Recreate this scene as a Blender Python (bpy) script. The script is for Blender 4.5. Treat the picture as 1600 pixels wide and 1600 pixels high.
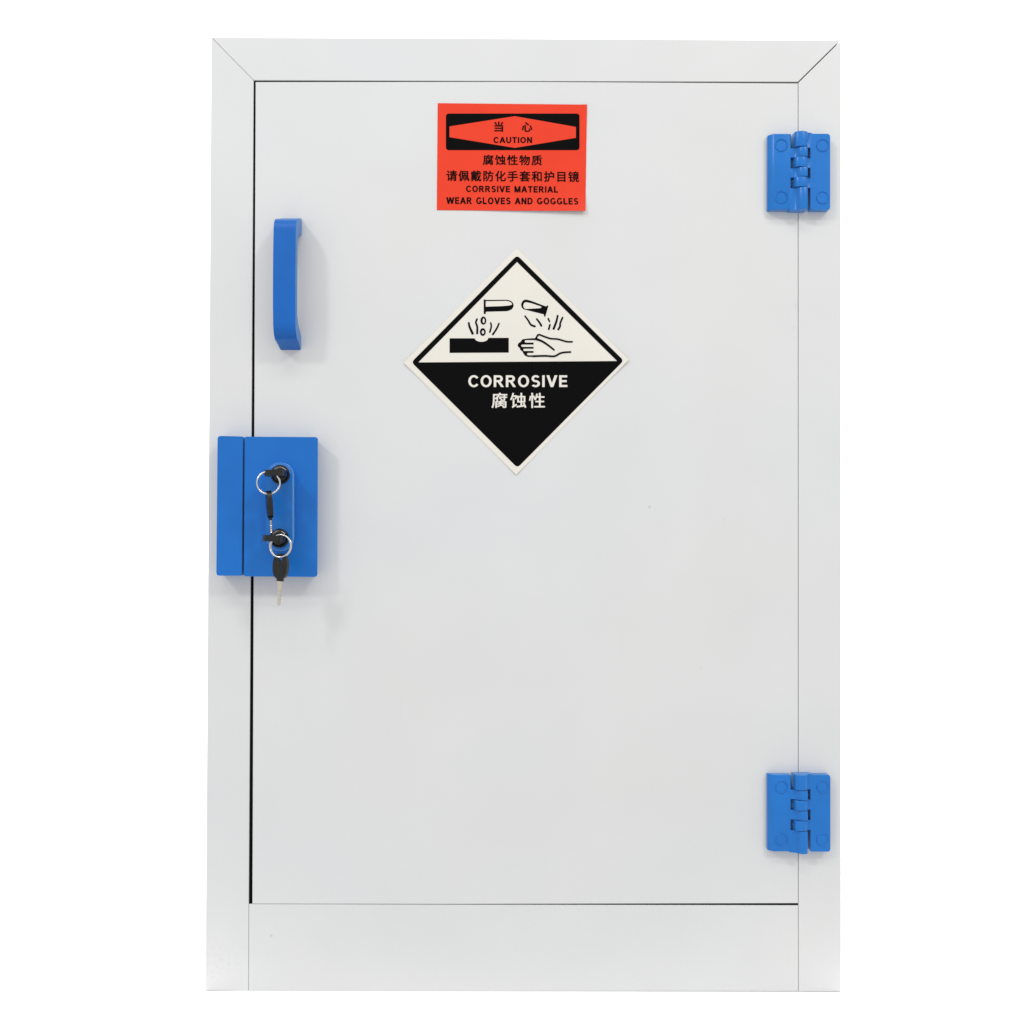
import bpy, bmesh, math, random
from mathutils import Vector, Matrix
from mathutils.geometry import tessellate_polygon

for o in list(bpy.data.objects): bpy.data.objects.remove(o)
SC = bpy.context.scene
C = SC.collection
random.seed(4)

# ------------------------------------------------------------------ camera
S = 0.0006                      # metres per photo pixel on the cabinet front
FOC = 1700.0
CAM = Vector((-0.01509447, -1.02, 0.43647723))
PITCH, YAW, ROLL = 0.01039744, -0.00292458, -0.00318137
R = Matrix.Rotation(YAW, 3, 'Z') @ Matrix.Rotation(PITCH, 3, 'X') @ Matrix.Rotation(ROLL, 3, 'Y')
cam = bpy.data.cameras.new('camera'); cam.sensor_width = 36; cam.lens = 36 * FOC / 1600
cam.clip_start = 0.02; cam.clip_end = 50
camo = bpy.data.objects.new('camera', cam); C.objects.link(camo)
M = Matrix((R.col[0], R.col[2], -R.col[1])).transposed().to_4x4()
M.translation = CAM
camo.matrix_world = M
SC.camera = camo

# ------------------------------------------------------------------ studio surround and lamps
W = bpy.data.worlds.new('World'); SC.world = W; W.use_nodes = True
bg = W.node_tree.nodes['Background']
bg.inputs[0].default_value = (0.99, 0.995, 1.0, 1); bg.inputs[1].default_value = 0.84
SC.view_settings.view_transform = 'Standard'; SC.view_settings.look = 'None'
SC.view_settings.exposure = 0; SC.view_settings.gamma = 1

def area(name, loc, target, size, power, size_y=None, col=(1, 1, 1)):
    l = bpy.data.lights.new(name, 'AREA'); l.energy = power; l.size = size; l.color = col
    if size_y: l.shape = 'RECTANGLE'; l.size_y = size_y
    o = bpy.data.objects.new(name, l); C.objects.link(o); o.location = loc
    o.rotation_euler = (Vector(target) - Vector(loc)).to_track_quat('-Z', 'Y').to_euler()
    return o
area('studio_lamp', (-2.5, -2.8, 3.1), (0, 0, .42), .5, 42)
area('studio_lamp', (2.1, -2.8, 3.1), (0, 0, .42), .5, 35)
area('added_top_light', (0, -2.5, 4.2), (0, 0, .40), 3.4, 44, .5)  # unseen overhead light, added to brighten tops and darken undersides
# added lights, unseen behind the cabinet, that clip the sweep to pure white
area('added_backdrop_light', (-1.2, 0.75, 1.7), (0, 2.0, .3), .8, 34)
area('added_backdrop_light', (1.2, 0.75, 1.7), (0, 2.0, .3), .8, 34)

# ------------------------------------------------------------------ placing
def P(px, py, d=0.0):
    """photo pixel -> point on the plane d pixels in front of the cabinet front (metres)"""
    v = R @ Vector(((px - 800) / FOC, 1.0, (800 - py) / FOC))
    t = (-d * S - CAM.y) / v.y
    return CAM + v * t

def Q(px, py, d=0.0, base=0.0):
    """point on plane `base` given in pixels, then pushed d pixels straight out"""
    p = P(px, py, base); p.y -= d * S
    return p

# ------------------------------------------------------------------ materials
def mat(name, col, rough=.45, metal=0, noise=0.0, nscale=30, bump=0.0, bscale=400, spec=.5, coat=0):
    m = bpy.data.materials.new(name); m.use_nodes = True
    n = m.node_tree; b = n.nodes['Principled BSDF']
    b.inputs['Roughness'].default_value = rough; b.inputs['Metallic'].default_value = metal
    b.inputs['Specular IOR Level'].default_value = spec
    b.inputs['Coat Weight'].default_value = coat
    tc = n.nodes.new('ShaderNodeTexCoord')
    t = n.nodes.new('ShaderNodeTexNoise'); t.inputs['Scale'].default_value = nscale
    t.inputs['Detail'].default_value = 4
    n.links.new(tc.outputs['Object'], t.inputs['Vector'])
    r = n.nodes.new('ShaderNodeValToRGB')
    r.color_ramp.elements[0].position = .3; r.color_ramp.elements[1].position = .7
    lo = [c * (1 - noise) for c in col]; hi = [min(1, c * (1 + noise)) for c in col]
    r.color_ramp.elements[0].color = (*lo, 1); r.color_ramp.elements[1].color = (*hi, 1)
    n.links.new(t.outputs['Fac'], r.inputs[0]); n.links.new(r.outputs[0], b.inputs['Base Color'])
    if bump:
        t2 = n.nodes.new('ShaderNodeTexNoise'); t2.inputs['Scale'].default_value = bscale
        t2.inputs['Detail'].default_value = 3
        n.links.new(tc.outputs['Object'], t2.inputs['Vector'])
        bp = n.nodes.new('ShaderNodeBump'); bp.inputs['Strength'].default_value = bump
        bp.inputs['Distance'].default_value = .0004
        n.links.new(t2.outputs['Fac'], bp.inputs['Height']); n.links.new(bp.outputs[0], b.inputs['Normal'])
    return m

def plastic_white():
    m = mat('white_polypropylene', (.630, .630, .626), .45, noise=.018, nscale=9, bump=.14, bscale=160)
    n = m.node_tree; L = n.links; b = n.nodes['Principled BSDF']
    src = b.inputs['Base Color'].links[0].from_socket
    tc = [x for x in n.nodes if x.type == 'TEX_COORD'][0]
    def N(t, **k):
        x = n.nodes.new(t)
        for a, v in k.items(): setattr(x, a, v)
        return x
    # cool / warm drift of the sheet
    t = N('ShaderNodeTexNoise'); t.inputs['Scale'].default_value = 3.2; t.inputs['Detail'].default_value = 3
    L.new(tc.outputs['Object'], t.inputs['Vector'])
    r = N('ShaderNodeValToRGB'); r.color_ramp.elements[0].position = .35; r.color_ramp.elements[1].position = .65
    r.color_ramp.elements[0].color = (.985, .99, 1, 1); r.color_ramp.elements[1].color = (1, .998, .985, 1)
    L.new(t.outputs['Fac'], r.inputs[0])
    mul = N('ShaderNodeMix', data_type='RGBA', blend_type='MULTIPLY'); mul.inputs[0].default_value = 1
    L.new(src, mul.inputs[6]); L.new(r.outputs[0], mul.inputs[7]); cur = mul.outputs[2]
    # handling marks: small specks, fine scuffs, smudge by the foot
    v = N('ShaderNodeTexVoronoi'); v.inputs['Scale'].default_value = 13; v.inputs['Randomness'].default_value = 1
    L.new(tc.outputs['Object'], v.inputs['Vector'])
    wn = N('ShaderNodeTexNoise'); wn.inputs['Scale'].default_value = 4; L.new(tc.outputs['Object'], wn.inputs['Vector'])
    th = N('ShaderNodeMath', operation='MULTIPLY_ADD'); L.new(wn.outputs['Fac'], th.inputs[0]); th.inputs[1].default_value = .18; th.inputs[2].default_value = -.075
    lt = N('ShaderNodeMath', operation='LESS_THAN'); L.new(v.outputs['Distance'], lt.inputs[0]); L.new(th.outputs[0], lt.inputs[1])
    mp = N('ShaderNodeMapping'); mp.inputs['Scale'].default_value = (420, 420, 14)
    L.new(tc.outputs['Object'], mp.inputs['Vector'])
    sn = N('ShaderNodeTexNoise'); sn.inputs['Scale'].default_value = 1; sn.inputs['Detail'].default_value = 2
    L.new(mp.outputs[0], sn.inputs['Vector'])
    st = N('ShaderNodeMapRange'); L.new(sn.outputs['Fac'], st.inputs[0]); st.inputs[1].default_value = .70; st.inputs[2].default_value = .80; st.inputs[3].default_value = 0; st.inputs[4].default_value = .05
    a1 = N('ShaderNodeMath', operation='MULTIPLY_ADD'); L.new(lt.outputs[0], a1.inputs[0]); a1.inputs[1].default_value = .05; L.new(st.outputs[0], a1.inputs[2])
    tot = a1.outputs[0]
    for (px, py, rad, k, breakup) in ((1015, 792, 2.2, .35, 0), (424, 1462, 2.4, .3, 0), (345, 1502, 34, .10, 1), (336, 1527, 7, .16, 1), (1132, 812, 1.6, .2, 0), (365, 1484, 3, .12, 1)):
        p = P(px, py)
        vm = N('ShaderNodeVectorMath', operation='DISTANCE'); L.new(tc.outputs['Object'], vm.inputs[0]); vm.inputs[1].default_value = p
        mr = N('ShaderNodeMapRange'); L.new(vm.outputs['Value'], mr.inputs[0]); mr.inputs[1].default_value = 0; mr.inputs[2].default_value = rad * S * 1.3
        mr.inputs[3].default_value = k; mr.inputs[4].default_value = 0
        outp = mr.outputs[0]
        if breakup:
            nn = N('ShaderNodeTexNoise'); nn.inputs['Scale'].default_value = 260; nn.inputs['Detail'].default_value = 5
            L.new(tc.outputs['Object'], nn.inputs['Vector'])
            m2 = N('ShaderNodeMapRange'); L.new(nn.outputs['Fac'], m2.inputs[0]); m2.inputs[1].default_value = .5; m2.inputs[2].default_value = .7
            mm = N('ShaderNodeMath', operation='MULTIPLY'); L.new(outp, mm.inputs[0]); L.new(m2.outputs[0], mm.inputs[1]); outp = mm.outputs[0]
        ad = N('ShaderNodeMath', operation='ADD'); L.new(tot, ad.inputs[0]); L.new(outp, ad.inputs[1]); tot = ad.outputs[0]
    mx = N('ShaderNodeMix', data_type='RGBA'); L.new(tot, mx.inputs[0]); L.new(cur, mx.inputs[6]); mx.inputs[7].default_value = (.12, .12, .11, 1)
    L.new(mx.outputs[2], b.inputs['Base Color'])
    return m

WHITE = plastic_white()
BLACKGAP = mat('gap_shade_black', (.004, .004, .004), .9, spec=.05)  # near-black that stands for the shade inside the door gap
BLUE = mat('blue_polypropylene', (.003, .108, .42), .38, noise=.05, nscale=40, bump=.12, bscale=500, spec=.28)
BLUE_LOCK = mat('blue_lock_plastic', (.004, .130, .47), .40, noise=.05, nscale=25, bump=.12, bscale=500, spec=.3)
CAPDISC = mat('blue_cap_plastic', (.004, .092, .37), .45, noise=.03, nscale=50, bump=.05, bscale=500, spec=.2)
BOSS = mat('satin_blue_plastic', (.005, .130, .47), .33, noise=.03, nscale=40, bump=.05, bscale=500, spec=.35)
BLUE_DARK = mat('blue_hinge_plastic', (.007, .150, .50), .30, noise=.04, nscale=50, bump=.1, bscale=600, spec=.35)
ORANGE = mat('orange_vinyl', (.72, .043, .015), .5, noise=.03, nscale=20, bump=.05, bscale=200, spec=.2)
CREAM = mat('cream_vinyl', (.70, .67, .605), .5, noise=.02, nscale=20, bump=.05, bscale=200, spec=.3)
INK = mat('black_ink', (.003, .003, .0032), .7, spec=.04)
CHROME = mat('polished_steel', (.60, .58, .56), .22, metal=1)
BLADE = mat('nickel_key_steel', (.62, .56, .48), .35, metal=1, noise=.08, nscale=300)
KEYPL = mat('black_key_plastic', (.006, .006, .0065), .24, bump=.12, bscale=700, spec=.4)
DARKM = mat('black_chrome', (.03, .03, .032), .22, metal=1)
BACK = mat('white_backdrop_paper', (.93, .93, .93), .8, spec=.1)

# tinted sheen paints pale highlights onto rounded edges and flanks of the blue parts
for m_ in (BLUE, BLUE_LOCK, BLUE_DARK, BOSS):
    b_ = m_.node_tree.nodes['Principled BSDF']
    b_.inputs['Sheen Weight'].default_value = .55; b_.inputs['Sheen Roughness'].default_value = .28
    b_.inputs['Sheen Tint'].default_value = (.45, .80, 1, 1)
    if m_ is BOSS: b_.inputs['Sheen Weight'].default_value = .9; b_.inputs['Sheen Roughness'].default_value = .42

# ------------------------------------------------------------------ object helpers
def link(name, me, m, parent=None):
    o = bpy.data.objects.new(name, me); C.objects.link(o)
    if m is not None: me.materials.append(m)
    if parent is not None: o.parent = parent
    return o

def from_bm(name, bm, m, parent=None, smooth=False, angle=35):
    me = bpy.data.meshes.new(name)
    bmesh.ops.recalc_face_normals(bm, faces=bm.faces)
    for f in bm.faces: f.smooth = smooth and len(f.verts) <= 4
    if smooth:
        for e in bm.edges:
            if len(e.link_faces) == 2 and e.calc_face_angle(0) > math.radians(angle): e.smooth = False
    bm.to_mesh(me); bm.free()
    return link(name, me, m, parent)

def prism(bm, ring, back, bev=0, seg=2):
    """ring: list of Vectors (front outline); back: vector offset to the back outline"""
    a = [bm.verts.new(p) for p in ring]; b = [bm.verts.new(p + back) for p in ring]
    fs = [bm.faces.new(a), bm.faces.new(b[::-1])]
    n = len(ring)
    for i in range(n): fs.append(bm.faces.new((a[i], b[i], b[(i + 1) % n], a[(i + 1) % n])))
    if bev:
        front = [e for e in fs[0].edges]
        bmesh.ops.bevel(bm, geom=front, offset=bev, segments=seg, profile=.5, affect='EDGES')
    return bm

def slab(name, pts, d0, d1, m, parent, bev=.5, seg=2, smooth=False):
    """photo-pixel outline at the front plane, thickness from d0 (front, px) back to d1"""
    bm = bmesh.new()
    ring = [Q(x, y, d0) for x, y in pts]
    prism(bm, ring, Vector((0, (d0 - d1) * S, 0)), bev * S, seg)
    return from_bm(name, bm, m, parent, smooth)

def rrect(x0, y0, x1, y1, r, n=5):
    o = []
    for cx, cy, a in ((x1 - r, y0 + r, -90), (x1 - r, y1 - r, 0), (x0 + r, y1 - r, 90), (x0 + r, y0 + r, 180)):
        for i in range(n + 1):
            t = math.radians(a + 90 * i / n); o.append((cx + r * math.cos(t), cy + r * math.sin(t)))
    return o

def empty(name, loc, **k):
    o = bpy.data.objects.new(name, None); C.objects.link(o); o.location = loc; o.empty_display_size = .03
    for a, v in k.items(): o[a] = v
    return o

def keep(o, root):
    """parent a world-space mesh under an Empty that is not at the origin"""
    o.parent = root; o.matrix_parent_inverse = Matrix.Translation(root.location).inverted(); return o

# ------------------------------------------------------------------ backdrop (white paper sweep)
bm = bmesh.new(); prof = [(-.067, -.0003)]
prof += [(1.6, -.0003)]
for i in range(1, 13):
    a = math.radians(90 * i / 12); prof.append((1.6 + .8 * math.sin(a), -.0003 + .8 * (1 - math.cos(a))))
prof.append((2.4, 3.2))
rows = [[bm.verts.new((x, y, z)) for x in (-3.2, 3.2)] for y, z in prof]
for a, b in zip(rows, rows[1:]): bm.faces.new((a[0], a[1], b[1], b[0]))
bd = from_bm('backdrop', bm, BACK, None, True, 60); bd['kind'] = 'structure'
bd['label'] = 'plain white paper sweep behind and under the cabinet'

# ------------------------------------------------------------------ cabinet
cab = empty('safety_cabinet', (0, 0, 0), label='white plastic safety cabinet with blue hinges, blue handle and corrosive warning stickers', category='cabinet')
T = 48          # thickness of the front pieces in px
# stiles, rail and bottom panel with thin open joints; mitred at the top corners
slab('stile', [(330.1, 58.5), (396.1, 125.5), (388.4, 1412), (388.0, 1548.6), (321, 1547.3)], 0, -T, WHITE, cab, .5)
slab('stile', [(1314, 63.6), (1314, 1549.3), (1247.9, 1549.4), (1247.8, 1412), (1247.6, 129.2)], 0, -T, WHITE, cab, .7)
slab('top_rail', [(330.5, 58.3), (820, 60.8), (1312.4, 63.0), (1246.7, 127.8), (820, 126.5), (396.4, 125.25)], 0, -T, WHITE, cab, .7)
slab('bottom_panel', [(388.55, 1412.9), (700, 1413.6), (1247.5, 1415.2), (1247.6, 1549.4), (388.15, 1548.9)], 0, -T, WHITE, cab, 1.7, 3)
door = slab('door', [(399.3, 128.0), (820, 128.0), (1246.9, 130.1), (1247.1, 1411.4), (700, 1412.3), (394.2, 1412.3)], .2, -T + 2, WHITE, cab, .9)
g = slab('gap_shade', [(397.6, 127), (1245.8, 129.2), (1246, 1413), (389.8, 1411.8)], -3.2, -4.0, BLACKGAP, cab, 0)
# black ring painting the shade in the door gap: cut away behind the door so nothing passes through it
me = g.data; bm = bmesh.new()
outer = [P(393.5, 122.5), P(1249.5, 125.6), P(1249.6, 1419), P(385.2, 1417)]
inner = [P(400.0, 129.2), P(1245.8, 131.4), P(1245.8, 1410.6), P(395.2, 1410.6)]
def ringmesh(bm, o_, i_, y0, y1):
    v = [[bm.verts.new((p.x, y, p.z)) for p in r] for r in (o_, i_) for y in (y0, y1)]
    of, ob, inf, inb = v; n = len(o_)
    for k in range(n):
        j = (k + 1) % n
        bm.faces.new((of[k], of[j], inf[j], inf[k])); bm.faces.new((ob[k], inb[k], inb[j], ob[j]))
        bm.faces.new((of[k], ob[k], ob[j], of[j])); bm.faces.new((inf[k], inf[j], inb[j], inb[k]))
bpy.data.objects.remove(g)
ringmesh(bm, outer, inner, 3.0 * S, 8 * S)
g = from_bm('gap_shade', bm, BLACKGAP, cab)
# carcass
bm = bmesh.new()
x0, x1 = P(322.5, 1500).x, P(1312.8, 1500).x; z0, z1 = 0.0015, P(800, 62).z
prism(bm, [Vector((x0 + .001, T * S, z0)), Vector((x1 - .001, T * S, z0)), Vector((x1 - .001, T * S, z1)), Vector((x0 + .004, T * S, z1))], Vector((0, .42, 0)))
from_bm('carcass', bm, WHITE, cab)

# ------------------------------------------------------------------ handle (on the door)
def profile_extrude(bm, prof, xa, xb, bev, seg=3):
    """prof: (z, d) metres outline in the side plane, extruded from xa to xb, edges of both ends rounded"""
    a = [bm.verts.new((xa, -d, z)) for z, d in prof]; b = [bm.verts.new((xb, -d, z)) for z, d in prof]
    fa = bm.faces.new(a); fb = bm.faces.new(b[::-1]); n = len(prof)
    for i in range(n): bm.faces.new((a[i], b[i], b[(i + 1) % n], a[(i + 1) % n]))
    if bev:
        es = [e for f in (fa, fb) for e in f.edges]
        bmesh.ops.bevel(bm, geom=es, offset=bev, segments=seg, profile=.5, affect='EDGES')

def arc(p0, p1, p2, n=5):
    return [((1 - t) ** 2 * p0[0] + 2 * t * (1 - t) * p1[0] + t * t * p2[0], (1 - t) ** 2 * p0[1] + 2 * t * (1 - t) * p1[1] + t * t * p2[1]) for t in [i / n for i in range(n + 1)]]
def handle():
    H = 49.0
    o_ = [(341, .3)] + arc((351, 32), (356, H), (374, H), 9) + [(400, H + 1.6), (444, H + 2.4), (488, H + 1.6)] + arc((506, H), (531, H), (537, 32), 9) + [(547, .3)]
    i_ = [(523.5, .3)] + arc((517, 24), (511, 34), (500, 35)) + [(444, 36)] + arc((388, 35), (377, 34), (371, 24)) + [(368, .3)]
    pr = [(P(454, y).z, d * S) for y, d in o_ + i_]
    bm = bmesh.new(); xc = P(454.6, 444).x
    profile_extrude(bm, pr, xc - 17 * S, xc + 17 * S, 3.0 * S)
    return from_bm('handle', bm, BLUE, door, True, 48)
hd = handle()

# ------------------------------------------------------------------ lock box
D = 34.0
def box_at(name, pts_front, d, m, parent, bev=2, d1=.4, smooth=True, seg=3, draft=0):
    ring = [P(x, y, d) for x, y in pts_front]
    bm = bmesh.new(); prism(bm, ring, Vector((0, (d - d1) * S, 0)), bev * S, seg)
    if draft:       # moulded box whose right flank leans inwards towards the door
        xm = sum(p.x for p in ring) / len(ring)
        for v in bm.verts:
            if v.co.y > -d1 * S - 1e-6 and v.co.x > xm: v.co.x -= draft * S
    return from_bm(name, bm, m, parent, smooth, 40)
def rpoly(c, r, n=5):
    """rounded polygon from corners with radius list"""
    out = []
    for i, (p, rr) in enumerate(zip(c, r)):
        if rr == 0: out.append(p); continue
        a = Vector(c[i - 1]) - Vector(p); b = Vector(c[(i + 1) % len(c)]) - Vector(p)
        a.normalize(); b.normalize(); p = Vector(p)
        for k in range(n + 1):
            t = k / n; q = (p + a * rr) * (1 - t) ** 2 + p * 2 * t * (1 - t) + (p + b * rr) * t * t
            out.append((q.x, q.y))
    return out
box_at('lock_keeper', rpoly([(340, 681), (379.4, 682), (377.6, 899.5), (338, 899.5)], [4, 2, 2, 4]), D, BLUE_LOCK, cab, 1.2)
hous = box_at('lock_housing', rpoly([(382.4, 682.2), (496.5, 683), (495.6, 901.5), (381, 900.5)], [2.2, 4, 5, 2.2]), D - .4, BLUE_LOCK, cab, 1.6, draft=9)
# strip seen at the bottom of the groove
def stad(cx, y0, y1, r, n=12):
    o = []
    for i in range(n + 1):
        t = math.radians(180 + 180 * i / n); o.append((cx + r * math.cos(t), y0 + r + r * math.sin(t)))
    for i in range(n + 1):
        t = math.radians(180 * i / n); o.append((cx + r * math.cos(t), y1 - r + r * math.sin(t)))
    return o
box_at('bridge', [(378.2, 687), (383.2, 687), (382.2, 896), (377, 896)], D - 14, BLUE_LOCK, hous, 0, d1=2, smooth=False)
BO = D + 14
box_at('lock_boss', stad(436.2, 722, 861.5, 20.6), BO, BOSS, hous, 5, d1=D - 1, seg=5)

def lathe(bm, c, prof, n=32):
    """axis along -Y from c; prof list of (r, d) in px"""
    rings = []
    for r, d in prof:
        if r == 0: rings.append([bm.verts.new((c.x, c.y - d * S, c.z))]); continue
        rings.append([bm.verts.new((c.x + r * S * math.cos(2 * math.pi * k / n), c.y - d * S, c.z + r * S * math.sin(2 * math.pi * k / n))) for k in range(n)])
    for a, b in zip(rings, rings[1:]):
        for k in range(n):
            j = (k + 1) % n
            if len(a) == 1: bm.faces.new((a[0], b[k], b[j]))
            elif len(b) == 1: bm.faces.new((a[k], b[0], a[j]))
            else: bm.faces.new((a[k], b[k], b[j], a[j]))
def cylinder_lock(px, py):
    c = P(px, py, BO); c.y += .1 * S
    bm = bmesh.new(); lathe(bm, c, [(14.6, 0), (14.6, 1.4), (13.9, 2.4), (12.4, 2.8), (11.8, 2.4), (11.5, 1.6)])
    o = from_bm('lock_cylinder', bm, DARKM, hous, True, 50)
    bm = bmesh.new(); lathe(bm, c, [(11.2, 1.0), (10.4, 3.6), (9.6, 4.0), (4.6, 4.0), (4.2, 3.2), (0, 3.2)])
    f = from_bm('lock_face', bm, KEYPL, hous, True, 40)
    bm = bmesh.new()
    rr = [Vector((c.x + 10.9 * S * math.cos(math.radians(a)), c.y - 3.3 * S, c.z + 10.9 * S * math.sin(math.radians(a)))) for a in range(35, 150, 8)]
    tube(bm, rr, .75 * S, 6)
    from_bm('lock_ring_glint', bm, CHROME, hous, True)  # upper arc only: glint of the chrome rim built as a bright tube
    return c

def tube(bm, pts, r, n=8, closed=False, taper=None):
    N_ = len(pts); rings = []
    prev = None
    for i, p in enumerate(pts):
        a = pts[i - 1] if (i > 0 or closed) else p; b = pts[(i + 1) % N_] if (i < N_ - 1 or closed) else p
        t = (b - a).normalized()
        if prev is None:
            u = t.orthogonal().normalized()
        else:
            u = (prev - t * prev.dot(t)).normalized()
        prev = u; w = t.cross(u); rr = r * (taper[i] if taper else 1)
        rings.append([bm.verts.new(p + (u * math.cos(2 * math.pi * k / n) + w * math.sin(2 * math.pi * k / n)) * rr) for k in range(n)])
    m = N_ if closed else N_ - 1
    for i in range(m):
        a, b = rings[i], rings[(i + 1) % N_]
        off = 0
        if closed and i == N_ - 1:
            off = min(range(n), key=lambda o: (a[0].co - b[o].co).length)
        for k in range(n): bm.faces.new((a[k], a[(k + 1) % n], b[(k + 1 + off) % n], b[(k + off) % n]))
    if not closed:
        bm.faces.new(rings[0][::-1]); bm.faces.new(rings[-1])

c1 = cylinder_lock(438.0, 741.5)
c2 = cylinder_lock(436.5, 841)

# ------------------------------------------------------------------ hinges
def hinge(ox, oy):
    """(ox, oy): photo pixel of the hinge's centre on the cabinet front. local coordinates px, y down"""
    c0 = P(ox, oy)
    root = empty('hinge', c0); root.parent = cab
    def V(x, y, d):
        if 17.5 > x > -13.8 and d > 16: x += 1.2
        return Vector((c0.x + x * S, -d * S, c0.z - y * S))
    LT, BT = 15.0, 23.5        # leaf and barrel heights
    def leaf(name, pts, m, bevs=1.2):
        bm = bmesh.new(); prism(bm, [V(x, y, LT) for x, y in pts], Vector((0, (LT - .3) * S, 0)), bevs * S, 3)
        return keep(from_bm(name, bm, m, None, True, 40), root)
    # door-side leaf with chamfered outer edge
    bm = bmesh.new(); pr = [(-48, .3), (-48, LT - 8), (-47.2, LT - 6.4), (-40.5, LT - .5), (-39, LT), (-14.6, LT), (-13, LT - 1.2), (-13, .3)]
    a = [bm.verts.new(V(x, -59, d)) for x, d in pr]; b = [bm.verts.new(V(x, 59, d)) for x, d in pr]
    fa = bm.faces.new(a); fb = bm.faces.new(b[::-1])
    for q in range(len(pr)): bm.faces.new((a[q], b[q], b[(q + 1) % len(pr)], a[(q + 1) % len(pr)]))
    bmesh.ops.bevel(bm, geom=[e for f in (fa, fb) for e in f.edges], offset=1.2 * S, segments=3, profile=.5, affect='EDGES')
    keep(from_bm('door_leaf', bm, BLUE_DARK, None, True, 25), root)
    l2 = leaf('frame_leaf', rpoly([(16.8, -59), (47.5, -59), (47.5, 59), (16.8, 59)], [1.5, 3, 3, 1.5]), BLUE_DARK, 1.4)
    # knuckles: curved straps that rise over the pin
    # (y0, y1, side)
    K = [(-62, -38.2, 1), (-37, -22.4, -1), (-21.4, -6, 1), (-5, 9.6, -1), (10.6, 26, 1), (27, 62, -1)]
    for y0, y1, s in K:
        y0 *= .975; y1 *= .975
        prof = []
        if s == -1:   # strap comes from the door-side leaf
            prof = [(-15.5, .8), (-15.5, LT + .12), (-10, LT + .12)] + arc((-7, LT + .6), (-3, BT), (2.5, BT), 6) + arc((6, BT), (10.4, BT - 1), (10.6, BT - 6), 5) + [(10.6, 2), (9.5, .8)]
        else:
            prof = [(19.2, .8), (19.2, LT + .12), (14.5, LT + .12)] + arc((12, LT + .6), (8, BT), (2.5, BT), 6) + arc((-2, BT), (-9.4, BT - 1), (-9.6, BT - 6), 5) + [(-9.6, 2), (-8.5, .8)]
        bm = bmesh.new()
        a = [bm.verts.new(V(x, y0, d)) for x, d in prof]; b = [bm.verts.new(V(x, y1, d)) for x, d in prof]
        fa = bm.faces.new(a); fb = bm.faces.new(b[::-1]); n = len(prof)
        for i in range(n): bm.faces.new((a[i], b[i], b[(i + 1) % n], a[(i + 1) % n]))
        bmesh.ops.bevel(bm, geom=[e for f in (fa, fb) for e in f.edges], offset=.45 * S, segments=2, profile=.5, affect='EDGES')
        keep(from_bm('knuckle', bm, BLUE_DARK, None, True, 45), root)
    bm = bmesh.new(); tube(bm, [V(1.5, -58, 9), V(1.5, 58, 9)], 5.2 * S, 14); keep(from_bm('pin', bm, BLUE_DARK, None, True, 50), root)
    for x, y in ((-28.8, -41), (35.8, -41), (-28.8, 40.5), (35.8, 40.5)):
        bm = bmesh.new(); c = V(x, y, LT); c.y += .15 * S
        lathe(bm, c, [(10.2, 0), (9.9, 1.1), (9.2, 1.4), (8.7, 1.0), (8.45, .12), (7.6, .1), (0, .1)], 28)
        cap = keep(from_bm('screw_cap', bm, BLUE_DARK, None, True, 60), root)
        cap.data.materials.append(CAPDISC)
        for f in cap.data.polygons:
            if ((f.center.x - c.x) ** 2 + (f.center.z - c.z) ** 2) ** .5 < 8.4 * S: f.material_index = 1
    return root
# c0 is given where the hinge touches the front
h1 = hinge(1245.4, 272.8)
h2 = hinge(1245.4, 1266.8)

# ------------------------------------------------------------------ flat print on stickers
def curl_none(x, y): return 0.0
def lay(bmv, d, curl):
    """map bm verts holding photo px (x, y, extra d) onto the sticker surface"""
    for v in bmv: 
        x, y, e = v.co; v.co = Q(x, y, d + e + curl(x, y))
def slice_grid(bm, step=8):
    xs = [v.co.x for v in bm.verts]; ys = [v.co.y for v in bm.verts]
    for lo, hi, n_ in ((min(xs), max(xs), (1, 0, 0)), (min(ys), max(ys), (0, 1, 0))):
        if hi - lo < 30: continue
        k = math.floor(lo / step) + 1
        while k * step < hi:
            bmesh.ops.bisect_plane(bm, geom=bm.verts[:] + bm.edges[:] + bm.faces[:], plane_co=Vector(n_) * k * step, plane_no=n_); k += 1
def poly_print(name, polys, d, m, parent, curl=curl_none, cuts=0):
    bm = bmesh.new()
    for pl in polys:
        bm.faces.new([bm.verts.new((x, y, 0)) for x, y in pl])
    bmesh.ops.triangulate(bm, faces=bm.faces[:])
    slice_grid(bm)
    lay(bm.verts, d, curl)
    me = bpy.data.meshes.new(name)
    bm.normal_update()
    for f in bm.faces:
        if f.normal.y > 0: f.normal_flip()
    bm.to_mesh(me); bm.free()
    return link(name, me, m, parent)
def ring_print(name, o_, i_, d, m, parent, curl=curl_none):
    bm = bmesh.new(); a = [bm.verts.new((x, y, 0)) for x, y in o_]; b = [bm.verts.new((x, y, 0)) for x, y in i_]
    n = len(a)
    for k in range(n): bm.faces.new((a[k], a[(k + 1) % n], b[(k + 1) % n], b[k]))
    lay(bm.verts, d, curl)
    me = bpy.data.meshes.new(name); bm.to_mesh(me); bm.free()
    return link(name, me, m, parent)
def smooth_line(pts, n=6):
    if len(pts) < 3: return pts
    P_ = [pts[0]] + list(pts) + [pts[-1]]; out = []
    for i in range(1, len(P_) - 2):
        p0, p1, p2, p3 = P_[i - 1:i + 3]
        for k in range(n):
            t = k / n
            out.append(tuple(.5 * (2 * p1[j] + (p2[j] - p0[j]) * t + (2 * p0[j] - 5 * p1[j] + 4 * p2[j] - p3[j]) * t * t + (3 * p1[j] - p0[j] - 3 * p2[j] + p3[j]) * t ** 3) for j in (0, 1)))
    out.append(pts[-1]); return out
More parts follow.
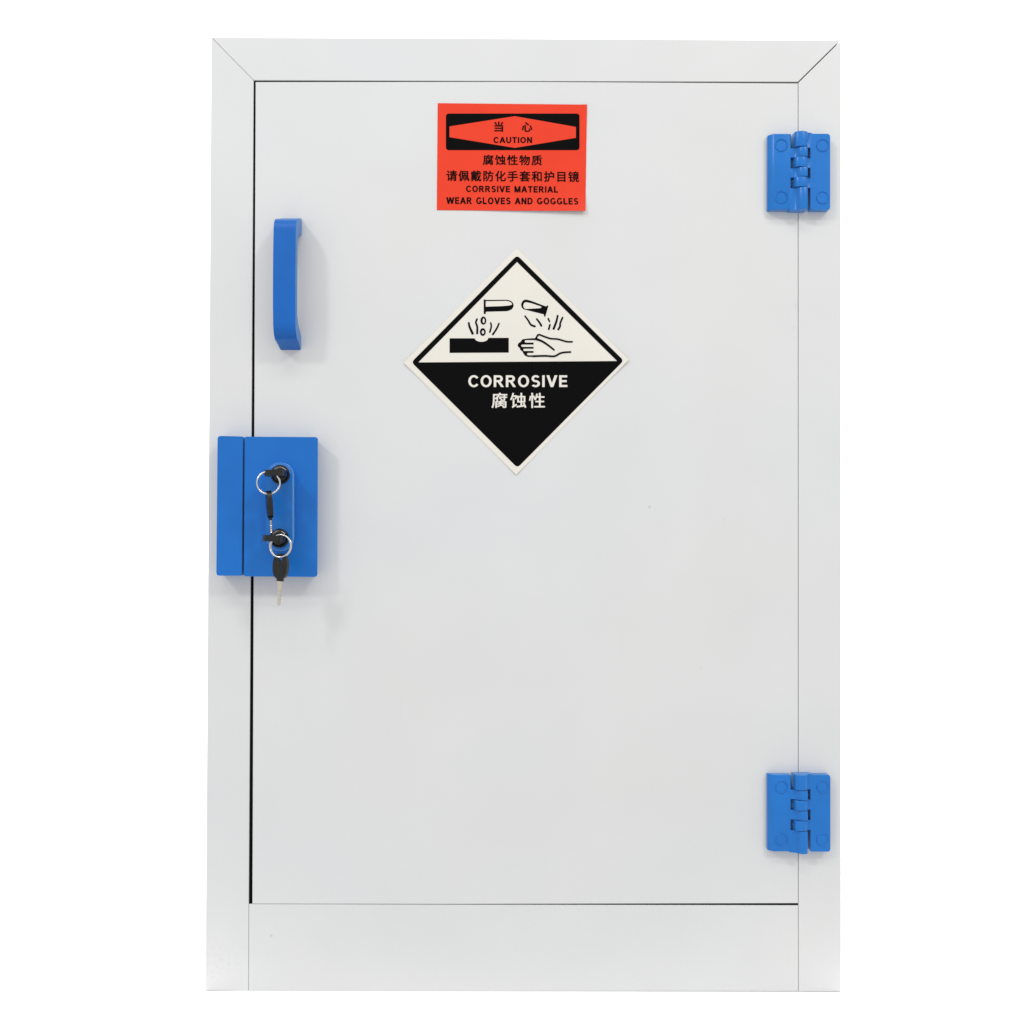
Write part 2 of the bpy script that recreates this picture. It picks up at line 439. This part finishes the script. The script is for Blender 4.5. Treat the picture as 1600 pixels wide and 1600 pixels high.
def stroke_poly(pts, w, smooth=True, w2=None):
    """outline polygon of a brush stroke with round ends"""
    q = smooth_line(pts) if smooth else pts; w2 = w if w2 is None else w2
    L_, R_ = [], []; n = len(q)
    for i, p in enumerate(q):
        a = Vector(q[max(i - 1, 0)]); b = Vector(q[min(i + 1, n - 1)]); t = (b - a).normalized(); nn = Vector((-t.y, t.x))
        h = (w + (w2 - w) * i / (n - 1)) / 2; p = Vector(p)
        L_.append(p + nn * h); R_.append(p - nn * h)
        if i == n - 1: te, he = t, h
        if i == 0: ts, hs = t, h
    end = [Vector(q[-1]) + te * he * .7]; st = [Vector(q[0]) - ts * hs * .7]
    return [(v.x, v.y) for v in L_ + end + R_[::-1] + st]
# bold sans serif capitals, each a list of polygons in a box of height 1 (y up), stroke weight t
def glyph(ch, t):
    h = t / 2
    def box(x0, y0, x1, y1): return [(x0, y0), (x1, y0), (x1, y1), (x0, y1)]
    def dia(xa, ya, xb, yb, w=None):
        w = w or t * 1.12
        return [(xa - w / 2, ya), (xa + w / 2, ya), (xb + w / 2, yb), (xb - w / 2, yb)]
    def curve(cx, cy, rx, ry, a0, a1, n=22, tx=None):
        o_, i_ = [], []
        for k in range(n + 1):
            a = math.radians(a0 + (a1 - a0) * k / n); c, q = math.cos(a), math.sin(a)
            o_.append((cx + rx * c, cy + ry * q)); i_.append((cx + (rx - t) * c, cy + (ry - t * .92) * q))
        return [[o_[k], o_[k + 1], i_[k + 1], i_[k]] for k in range(n)]
    if ch == 'I': return t, [box(0, 0, t, 1)]
    if ch == 'L': return .60, [box(0, 0, t, 1), box(t, 0, .60, t)]
    if ch == 'T': return .66, [box(.33 - h, 0, .33 + h, 1 - t), box(0, 1 - t, .66, 1)]
    if ch == 'E': return .62, [box(0, 0, t, 1), box(t, 0, .62, t * .95), box(t, .5 - h * .9, .57, .5 + h), box(t, 1 - t * .95, .61, 1)]
    if ch == 'V': return .78, [dia(.39, 0, .08, 1), dia(.39, 0, .70, 1)]
    if ch == 'W': return 1.12, [dia(.30, 0, .08, 1), dia(.30, 0, .56, 1), dia(.82, 0, .56, 1), dia(.82, 0, 1.04, 1)]
    if ch == 'A': return .80, [dia(.08, 0, .40, 1), dia(.72, 0, .40, 1), box(.20, .24, .60, .24 + t * .9)]
    if ch == 'N': return .74, [box(0, 0, t, 1), box(.74 - t, 0, .74, 1), dia(.74 - h, 0, h, 1)]
    if ch == 'M': return .90, [box(0, 0, t, 1), box(.90 - t, 0, .90, 1), dia(.45, 0, h * 1.1, 1), dia(.45, 0, .90 - h * 1.1, 1)]
    if ch == 'O': return .84, curve(.42, .5, .42, .515, 0, 360, 36)
    if ch == 'C': return .77, curve(.42, .5, .42, .515, 36, 324, 28)
    if ch == 'G': return .82, curve(.42, .5, .42, .515, 42, 322, 28) + [box(.82 - t, .16, .82, .48), box(.46, .48 - t * .9, .82 - t, .48)]
    if ch == 'D': return .76, [box(0, 0, t, 1), box(t, 0, .34, t * .95), box(t, 1 - t * .95, .34, 1)] + curve(.34, .5, .42, .5, -90, 90)
    if ch == 'U': return .74, [box(0, .36, t, 1), box(.74 - t, .36, .74, 1)] + curve(.37, .36, .37, .375, 180, 360)
    if ch == 'R': return .76, [box(0, 0, t, 1), box(t, 1 - t * .95, .40, 1), box(t, .42, .40, .42 + t * .9)] + curve(.40, .71, .29, .29, -90, 90, 16) + [dia(.66, 0, .40, .44, t * 1.15)]
    if ch == 'S': return .68, S_curves(t, curve)
def S_curves(t, curve):
    m = .5 - .46 * t; ru = (1.015 - m) / 2; rl = (m + .92 * t + .015) / 2
    return curve(.345, m + ru, .315, ru, 28, 270, 22) + curve(.335, rl - .015, .335, rl, 90, -150, 22)
def latin_shapes(s, t, spacing):
    x = 0; out = []
    for ch in s:
        if ch == ' ': x += .34 + spacing; continue
        w, ps = glyph(ch, t)
        for p in ps: out.append([(x + a, b) for a, b in p])
        x += w + spacing
    return out
def latin_print(name, s, box, d, m, parent, curl=curl_none, t=.2, spacing=.14, shear=0.0):
    ps = latin_shapes(s, t, spacing); X0, Y0, X1, Y1 = box
    w = max(x for p in ps for x, y in p); bm = bmesh.new()
    for n_, p in enumerate(ps):
        vs = []
        for x, y in p:
            px = X0 + x / w * (X1 - X0); py = Y1 - y * (Y1 - Y0) + shear * (px - (X0 + X1) / 2)
            vs.append(bm.verts.new((px, py, (n_ % 7) * .012)))
        bm.faces.new(vs)
    lay(bm.verts, d, curl); bm.normal_update()
    for f in bm.faces:
        if f.normal.y > 0: f.normal_flip()
    me = bpy.data.meshes.new(name); bm.to_mesh(me); bm.free()
    return link(name, me, m, parent)
def text_print(name, s, box, d, m, parent, curl=curl_none, bold=.3, spacing=1.0, shear=0.0):
    """box: photo px; bold: px by which the strokes are thickened"""
    cu = bpy.data.curves.new('lettering', 'FONT'); cu.body = s; cu.size = 1; cu.space_character = spacing
    cu.resolution_u = 4; cu.fill_mode = 'FRONT'
    o = bpy.data.objects.new('lettering_source', cu); C.objects.link(o)
    dg = bpy.context.evaluated_depsgraph_get(); dg.update()
    me = bpy.data.meshes.new_from_object(o.evaluated_get(dg)); bpy.data.objects.remove(o)
    vs = [v.co.copy() for v in me.vertices]; fs = [list(p.vertices) for p in me.polygons]
    xa, xb = min(v.x for v in vs), max(v.x for v in vs); ya, yb = min(v.y for v in vs), max(v.y for v in vs)
    X0, Y0, X1, Y1 = box; X0 += bold; X1 -= bold; Y0 += bold * .8; Y1 -= bold * .8
    print('TEXT', s, 'aspect', round((xb - xa) / (yb - ya), 2), 'want', round((X1 - X0) / (Y1 - Y0), 2))
    bm = bmesh.new()
    for n_, (ox, oy) in enumerate(((0, 0), (1, 0), (-1, 0), (0, .8), (0, -.8), (.7, .55), (-.7, .55), (.7, -.55), (-.7, -.55))):
        nv = []
        for v in vs:
            x = X0 + (v.x - xa) / (xb - xa) * (X1 - X0) + ox * bold
            y = Y1 - (v.y - ya) / (yb - ya) * (Y1 - Y0) + shear * (x - (X0 + X1) / 2) + oy * bold
            nv.append(bm.verts.new((x, y, n_ * .012)))
        for f in fs:
            try: bm.faces.new([nv[k] for k in f])
            except ValueError: pass
    lay(bm.verts, d, curl); bm.normal_update()
    for f in bm.faces:
        if f.normal.y > 0: f.normal_flip()
    out = bpy.data.meshes.new(name); bm.to_mesh(out); bm.free()
    return link(name, out, m, parent)

# ---- caution sticker
def curl1(x, y):
    u = max(0, (x - 740) / 175); v = max(0, (y - 300) / 31)
    a = 5.2 * min(u, 1) ** 1.2 * v * v
    b = 1.2 * max(0, (x - 905) / 12) ** 2 * max(0, 1 - (y - 162) / 60)
    return a + b
def sheet(name, corners, d, m, parent, curl, nx=28, ny=22, th=.35):
    TL, TR, BR, BL = [Vector(c) for c in corners]; bm = bmesh.new(); F = []; B = []
    for j in range(ny + 1):
        v = j / ny; rf = []; rb = []
        for i in range(nx + 1):
            u = i / nx; p = TL.lerp(TR, u).lerp(BL.lerp(BR, u), v); dd = d + curl(p.x, p.y)
            rf.append(bm.verts.new(Q(p.x, p.y, dd))); rb.append(bm.verts.new(Q(p.x, p.y, dd - th)))
        F.append(rf); B.append(rb)
    for j in range(ny):
        for i in range(nx):
            bm.faces.new((F[j][i], F[j][i + 1], F[j + 1][i + 1], F[j + 1][i])); bm.faces.new((B[j][i], B[j + 1][i], B[j + 1][i + 1], B[j][i + 1]))
    for i in range(nx):
        bm.faces.new((F[0][i], B[0][i], B[0][i + 1], F[0][i + 1])); bm.faces.new((F[ny][i], F[ny][i + 1], B[ny][i + 1], B[ny][i]))
    for j in range(ny):
        bm.faces.new((F[j][0], F[j + 1][0], B[j + 1][0], B[j][0])); bm.faces.new((F[j][nx], B[j][nx], B[j + 1][nx], F[j + 1][nx]))
    return from_bm(name, bm, m, parent, True, 40)
SD = .9      # sticker face above the door, px
cs = sheet('caution_sticker', [(684, 161.5), (917, 163.8), (914.6, 331), (682.6, 328.4)], SD, ORANGE, cab, curl1)
cs['label'] = 'orange caution sticker with black lettering and lifted lower right corner'
poly_print('black_panel', [rrect(696.8, 177.8, 905.4, 235, 4.5)], SD + .22, INK, cs, curl1)
poly_print('orange_hexagon', [[(702.4, 198), (804.5, 182), (899.8, 198.8), (899.8, 215.8), (804.5, 231.5), (702.4, 214.8)]], SD + .44, ORANGE, cs, curl1)
SH = .008
text_print('lettering', '当', (772.2, 190.3, 786.4, 206.5), SD + .66, INK, cs, curl1, .48)
text_print('lettering', '心', (815.2, 191.4, 831.8, 206.5), SD + .66, INK, cs, curl1, .48)
latin_print('lettering', 'CAUTION', (771, 214.7, 831.4, 224), SD + .66, INK, cs, curl1, .21, .15)
text_print('lettering', '腐蚀性物质', (754.5, 242.4, 847, 258.6), SD + .3, INK, cs, curl1, .38, 1.17, SH)
text_print('lettering', '请佩戴防化手套和护目镜', (697.4, 267.2, 904.8, 284.2), SD + .3, INK, cs, curl1, .38, 1.17, SH)
latin_print('lettering', 'CORRSIVE MATERIAL', (728.2, 291, 871.8, 300.8), SD + .3, INK, cs, curl1, .21, .16, SH)
latin_print('lettering', 'WEAR GLOVES AND GOGGLES', (697.6, 309.2, 903.4, 319.6), SD + .3, INK, cs, curl1, .21, .15, SH)

# ---- corrosive diamond
def curl2(x, y):
    a = max(0, (x - 930) / 52); b = max(0, (680 - x) / 49); c = max(0, (y - 700) / 42)
    return 2.6 * a ** 2 + 1.6 * b ** 2 + 1.0 * c ** 2
dm = sheet('corrosive_sticker', [(807.5, 387.5), (982, 562.5), (806.5, 742), (631, 567)], SD, CREAM, cab, curl2, 24, 24)
dm['label'] = 'cream and black diamond sticker with corrosion pictogram'
OUT = rpoly([(808, 399), (974.3, 563.8), (808.5, 731), (643, 566.2)], [6, 6, 6, 6], 4)
n_out = len(OUT)
INN = []
for k, (cx_, cy_) in enumerate([(807.8, 409.6), (964, 564.4), (808.5, 720.6), (653.8, 566.4)]): INN += [(cx_, cy_)] * 1
# border drawn as four mitred bars following the rounded outline
bm = bmesh.new(); per = n_out // 4
vi = [bm.verts.new((x, y, 0)) for x, y in INN]; vo = [bm.verts.new((x, y, 0)) for x, y in OUT]
for k in range(4):
    seg = vo[k * per:(k + 1) * per]
    for a, b in zip(seg, seg[1:]): bm.faces.new((a, b, vi[k]))
    nx_ = vo[((k + 1) % 4) * per]
    bm.faces.new((seg[-1], nx_, vi[(k + 1) % 4], vi[k]))
slice_grid(bm); lay(bm.verts, SD + .22, curl2); me = bpy.data.meshes.new('black_border'); bm.to_mesh(me); bm.free(); link('black_border', me, INK, dm)
poly_print('black_field', [[(653.8, 566.4), (964, 564.3), (959.3, 569.1), (808.5, 720.6), (657, 569.7)]], SD + .23, INK, dm, curl2)
def Z(pts): return [(680 + x / 6.6667, 450 + y / 6.6667) for x, y in pts]
LD = SD + .22; LD2 = SD + .44
# left tube: outline then clear part
def bez(*a, n=8): return arc(*a, n=n)
tube1 = [(505, 120), (527, 124), (530, 126), (740, 124)] + bez((740, 124), (790, 126), (812, 160), n=6)[1:] + bez((812, 160), (826, 195), (795, 225), n=6)[1:] + [(760, 240), (740, 243), (535, 248), (528, 250), (527, 272), (506, 272)]
poly_print('test_tube', [Z(tube1)], LD, INK, dm, curl2)
poly_print('tube_window', [Z([(527, 140), (740, 136)] + bez((740, 136), (785, 140), (800, 165), n=5)[1:] + [(798, 176), (770, 184), (700, 190), (527, 196)])], LD2, CREAM, dm, curl2)
tube2 = bez((950, 122), (905, 120), (895, 175), n=8) + bez((895, 175), (898, 222), (940, 228), n=8)[1:] + [(1130, 275), (1136, 300), (1146, 300), (1180, 186), (1170, 182), (1160, 190), (1150, 192), (1000, 135)]
poly_print('test_tube', [Z(tube2)], LD, INK, dm, curl2)
poly_print('tube_window', [Z(bez((950, 150), (918, 150), (918, 190), n=6) + bez((918, 190), (922, 218), (950, 220), n=6)[1:] + [(1090, 212), (1108, 204), (1100, 194), (1000, 160)])], LD2, CREAM, dm, curl2)
# drops
def ell(cx, cy, rx, ry, n=18): return [(cx + rx * math.cos(2 * math.pi * k / n), cy + ry * math.sin(2 * math.pi * k / n)) for k in range(n)]
ring_print('droplet', Z(ell(502, 341, 31, 43)), Z(ell(505, 342, 11, 24)), LD, INK, dm, curl2)
ring_print('droplet', Z(ell(496, 460, 31, 41)), Z(ell(498, 461, 12, 19)), LD, INK, dm, curl2)
strokes = [([(350, 360), (358, 405), (392, 480)], 16, 22), ([(438, 322), (424, 360), (438, 405), (437, 478)], 15, 18), ([(578, 362), (584, 405), (568, 464)], 14, 15), ([(666, 368), (640, 425), (598, 488)], 14, 17),
           ([(934, 292), (968, 338), (998, 385), (1042, 402)], 14, 18), ([(1055, 322), (1082, 355), (1108, 398)], 15, 18), ([(1176, 318), (1192, 354)], 15, 13), ([(1196, 380), (1182, 434)], 15, 17),
           ([(1276, 286), (1262, 350), (1232, 430)], 16, 20), ([(1328, 306), (1302, 368), (1300, 400), (1280, 436)], 15, 18)]
for p, a, b in strokes:
    poly_print('fume_mark', [Z(stroke_poly(p, a * 1.2, True, b * 1.2))], LD, INK, dm, curl2)
bar = [(150, 525), (412, 525)] + [(482 - 72 * math.cos(math.radians(a)), 520 + 42 * math.sin(math.radians(a))) for a in range(10, 171, 16)] + [(552, 521), (766, 520), (766, 674), (150, 677)]
poly_print('metal_bar', [Z(bar)], LD, INK, dm, curl2)
fingers = [(1024, 524), (960, 528), (915, 534), (898, 546), (893, 560), (868, 575), (858, 598), (866, 615), (883, 628), (885, 645), (908, 662), (918, 682), (935, 706), (965, 719), (1024, 719)]
poly_print('hand_fingers', [Z(fingers)], LD, INK, dm, curl2)
for p, w_ in (([(940, 558), (1026, 557)], 25), ([(903, 603), (1026, 603)], 23), ([(924, 646), (1026, 646)], 22), ([(964, 690), (1026, 690)], 24)):
    poly_print('finger', [Z(stroke_poly(p, w_, False))], LD2, CREAM, dm, curl2)
hand = [([(1010, 712), (1140, 708), (1240, 712), (1300, 682), (1345, 672), (1412, 668)], 20, 18),
        ([(1000, 536), (1050, 532), (1058, 508), (1080, 488), (1130, 505), (1200, 528), (1280, 535), (1370, 560), (1430, 561)], 18, 17),
        ([(1040, 530), (1110, 555), (1180, 600), (1240, 648)], 24, 17), ([(1052, 522), (1070, 545)], 22, 16)]
for k, (p, a, b) in enumerate(hand):
    poly_print('hand_line', [Z(stroke_poly(p, a, True, b))], LD2 + .1 + .02 * k, INK, dm, curl2)
latin_print('lettering', 'CORROSIVE', (731.8, 586.6, 886.4, 604.9), LD + .3, CREAM, dm, curl2, .187, .16)
text_print('lettering', '腐蚀性', (768, 613.8, 851.4, 637.9), LD + .3, CREAM, dm, curl2, .4, 1.22)

# ------------------------------------------------------------------ keys
def bow_outline(w, h, n=20, p=2.6):
    o = []
    for k in range(n):
        t = 2 * math.pi * k / n; c, s = math.cos(t), math.sin(t)
        o.append((w / 2 * math.copysign(abs(c) ** (2 / p), c), h / 2 * math.copysign(abs(s) ** (2 / p), s)))
    return o
def flat_part(name, outline, th, mw, m, parent, bev, hole=None, smooth=True):
    """outline in px in a local plane (u, v), thickness th, placed by matrix mw; optional hole ring"""
    bm = bmesh.new()
    f = [bm.verts.new((u * S, v * S, th * S / 2)) for u, v in outline]; b = [bm.verts.new((u * S, v * S, -th * S / 2)) for u, v in outline]
    n = len(f)
    for k in range(n): bm.faces.new((f[k], b[k], b[(k + 1) % n], f[(k + 1) % n]))
    if hole:
        hu, hv, hr = hole
        # hole ring with as many points as the outline, matched by angle
        ring = []
        for u, v in outline:
            d_ = Vector((u - hu, v - hv)).normalized(); ring.append((hu + d_.x * hr, hv + d_.y * hr))
        hf = [bm.verts.new((u * S, v * S, th * S / 2)) for u, v in ring]; hb = [bm.verts.new((u * S, v * S, -th * S / 2)) for u, v in ring]
        for k in range(n):
            j = (k + 1) % n
            bm.faces.new((f[k], f[j], hf[j], hf[k])); bm.faces.new((b[k], hb[k], hb[j], b[j])); bm.faces.new((hf[k], hf[j], hb[j], hb[k]))
        es = [e for e in bm.edges if len(e.link_faces) == 2 and e.calc_face_angle(0) > 1.2 and all(v in f or v in b for v in e.verts)]
    else:
        bm.faces.new(f); bm.faces.new(b[::-1])
        es = [e for e in bm.edges if len(e.link_faces) == 2 and e.calc_face_angle(0) > 1.2 and abs(e.verts[0].co.z - e.verts[1].co.z) < 1e-9]
    if bev: bmesh.ops.bevel(bm, geom=es, offset=bev * S, segments=3, profile=.5, affect='EDGES')
    bmesh.ops.transform(bm, matrix=mw, verts=bm.verts)
    return from_bm(name, bm, m, parent, smooth, 35)
def frame(origin, vdir, udir):
    """matrix: local v along vdir, local u near udir"""
    v = Vector(vdir).normalized(); u = Vector(udir); u = (u - v * u.dot(v)).normalized(); w = u.cross(v)
    m = Matrix((u, v, w)).transposed().to_4x4(); m.translation = origin; return m
BLADE_OUT = [(-4, 0), (4, 0), (4, -7), (3.4, -9), (3.4, -12), (2.2, -14), (3.2, -17), (1.6, -20), (3.0, -23), (1.4, -26), (2.6, -29), (1.6, -32), (2.6, -35), (0, -39), (-2.6, -36), (-2.8, -8), (-4, -6)]
def make_key(root, origin, vdir, udir, bw=25, bh=40, th=7, blade=True, bl=1.0):
    """origin: centre of the bow; v points from blade to the bow's far (ring) end"""
    mw = frame(origin, vdir, udir)
    bow = flat_part('bow', bow_outline(bw, bh), th, mw, KEYPL, None, th * .36, hole=(0, bh / 2 - 7.5, 3.6)); keep(bow, root)
    # raised oval panel with a moulded mark on each face
    inner = flat_part('bow_inlay', bow_outline(bw * .62, bh * .42, 16), th + .9, mw @ Matrix.Translation((0, -5 * S, 0)), KEYPL, None, .3); keep(inner, root)
    sh = flat_part('collar', [(-5, 2), (5, 2), (5, -3), (-5, -3)], 4.4, mw @ Matrix.Translation((0, -bh / 2 * S, 0)), KEYPL, None, .6); keep(sh, root)
    if blade:
        bd_ = flat_part('blade', [(x, y * bl) for x, y in BLADE_OUT], 2.0, mw @ Matrix.Translation((0, (-bh / 2 - 2.5) * S, 0)), BLADE, None, .3, smooth=False); keep(bd_, root)
    return mw
def wire_ring(root, c, r, nrm, wire=1.7):
    n_ = Vector(nrm).normalized(); u = n_.orthogonal().normalized(); w = n_.cross(u)
    for off, rr in ((-.62, r), (.62, r + .15)):       # a split ring: two turns side by side
        pts = [c + n_ * off * wire * S * 1.4 + (u * math.cos(2 * math.pi * k / 56) + w * math.sin(2 * math.pi * k / 56)) * rr * S for k in range(56)]
        bm = bmesh.new(); tube(bm, pts, wire * S * .72, 8, True); keep(from_bm('split_ring', bm, CHROME, None, True, 80), root)

DEP = BO
# upper set
k1 = empty('key_set', c1, label='keys on a ring in the upper lock, the hanging key seen edge on', category='keys', group='sets of keys in the cabinet locks')
org = c1 + Vector((-1.5 * S, -(4 + 20) * S, .6 * S))
make_key(k1, org, (-.16, -1, 0.02), (1, 0, .02), 30, 40, 9, blade=False)
keep(flat_part('blade', [(-3.5, -1), (3.5, -1), (3.5, 12), (-3.5, 12)], 2.0, frame(c1 + Vector((0, 7 * S, 0)), (0, -1, 0), (1, 0, 0)), BLADE, None, .2, smooth=False), k1)
ringc = P(419.5, 754.5, BO + 36)
wire_ring(k1, ringc, 16.6, (.25, -1, .12))
o2 = P(420.8, 788, BO + 33)
make_key(k1, o2, (-.05, -.10, 1), (.35, -1, 0), 25, 41, 7.5, bl=.55)
# lower set
k2 = empty('key_set', c2, label='keys on a ring in the lower lock, the hanging key facing forward', category='keys', group='sets of keys in the cabinet locks')
org = c2 + Vector((-2.5 * S, -(4 + 20) * S, .4 * S))
make_key(k2, org, (-.18, -1, 0.0), (1, 0, -.03), 30, 40, 9, blade=False)
keep(flat_part('blade', [(-3.5, -1), (3.5, -1), (3.5, 12), (-3.5, 12)], 2.0, frame(c2 + Vector((0, 7 * S, 0)), (0, -1, 0), (1, 0, 0)), BLADE, None, .2, smooth=False), k2)
wire_ring(k2, P(438.5, 853, BO + 36), 16.4, (-.22, -1, .10))
make_key(k2, P(438.8, 885, BO + 33), (.06, -.08, 1), (1, -.35, 0), 24.5, 38, 6.5, bl=.97)
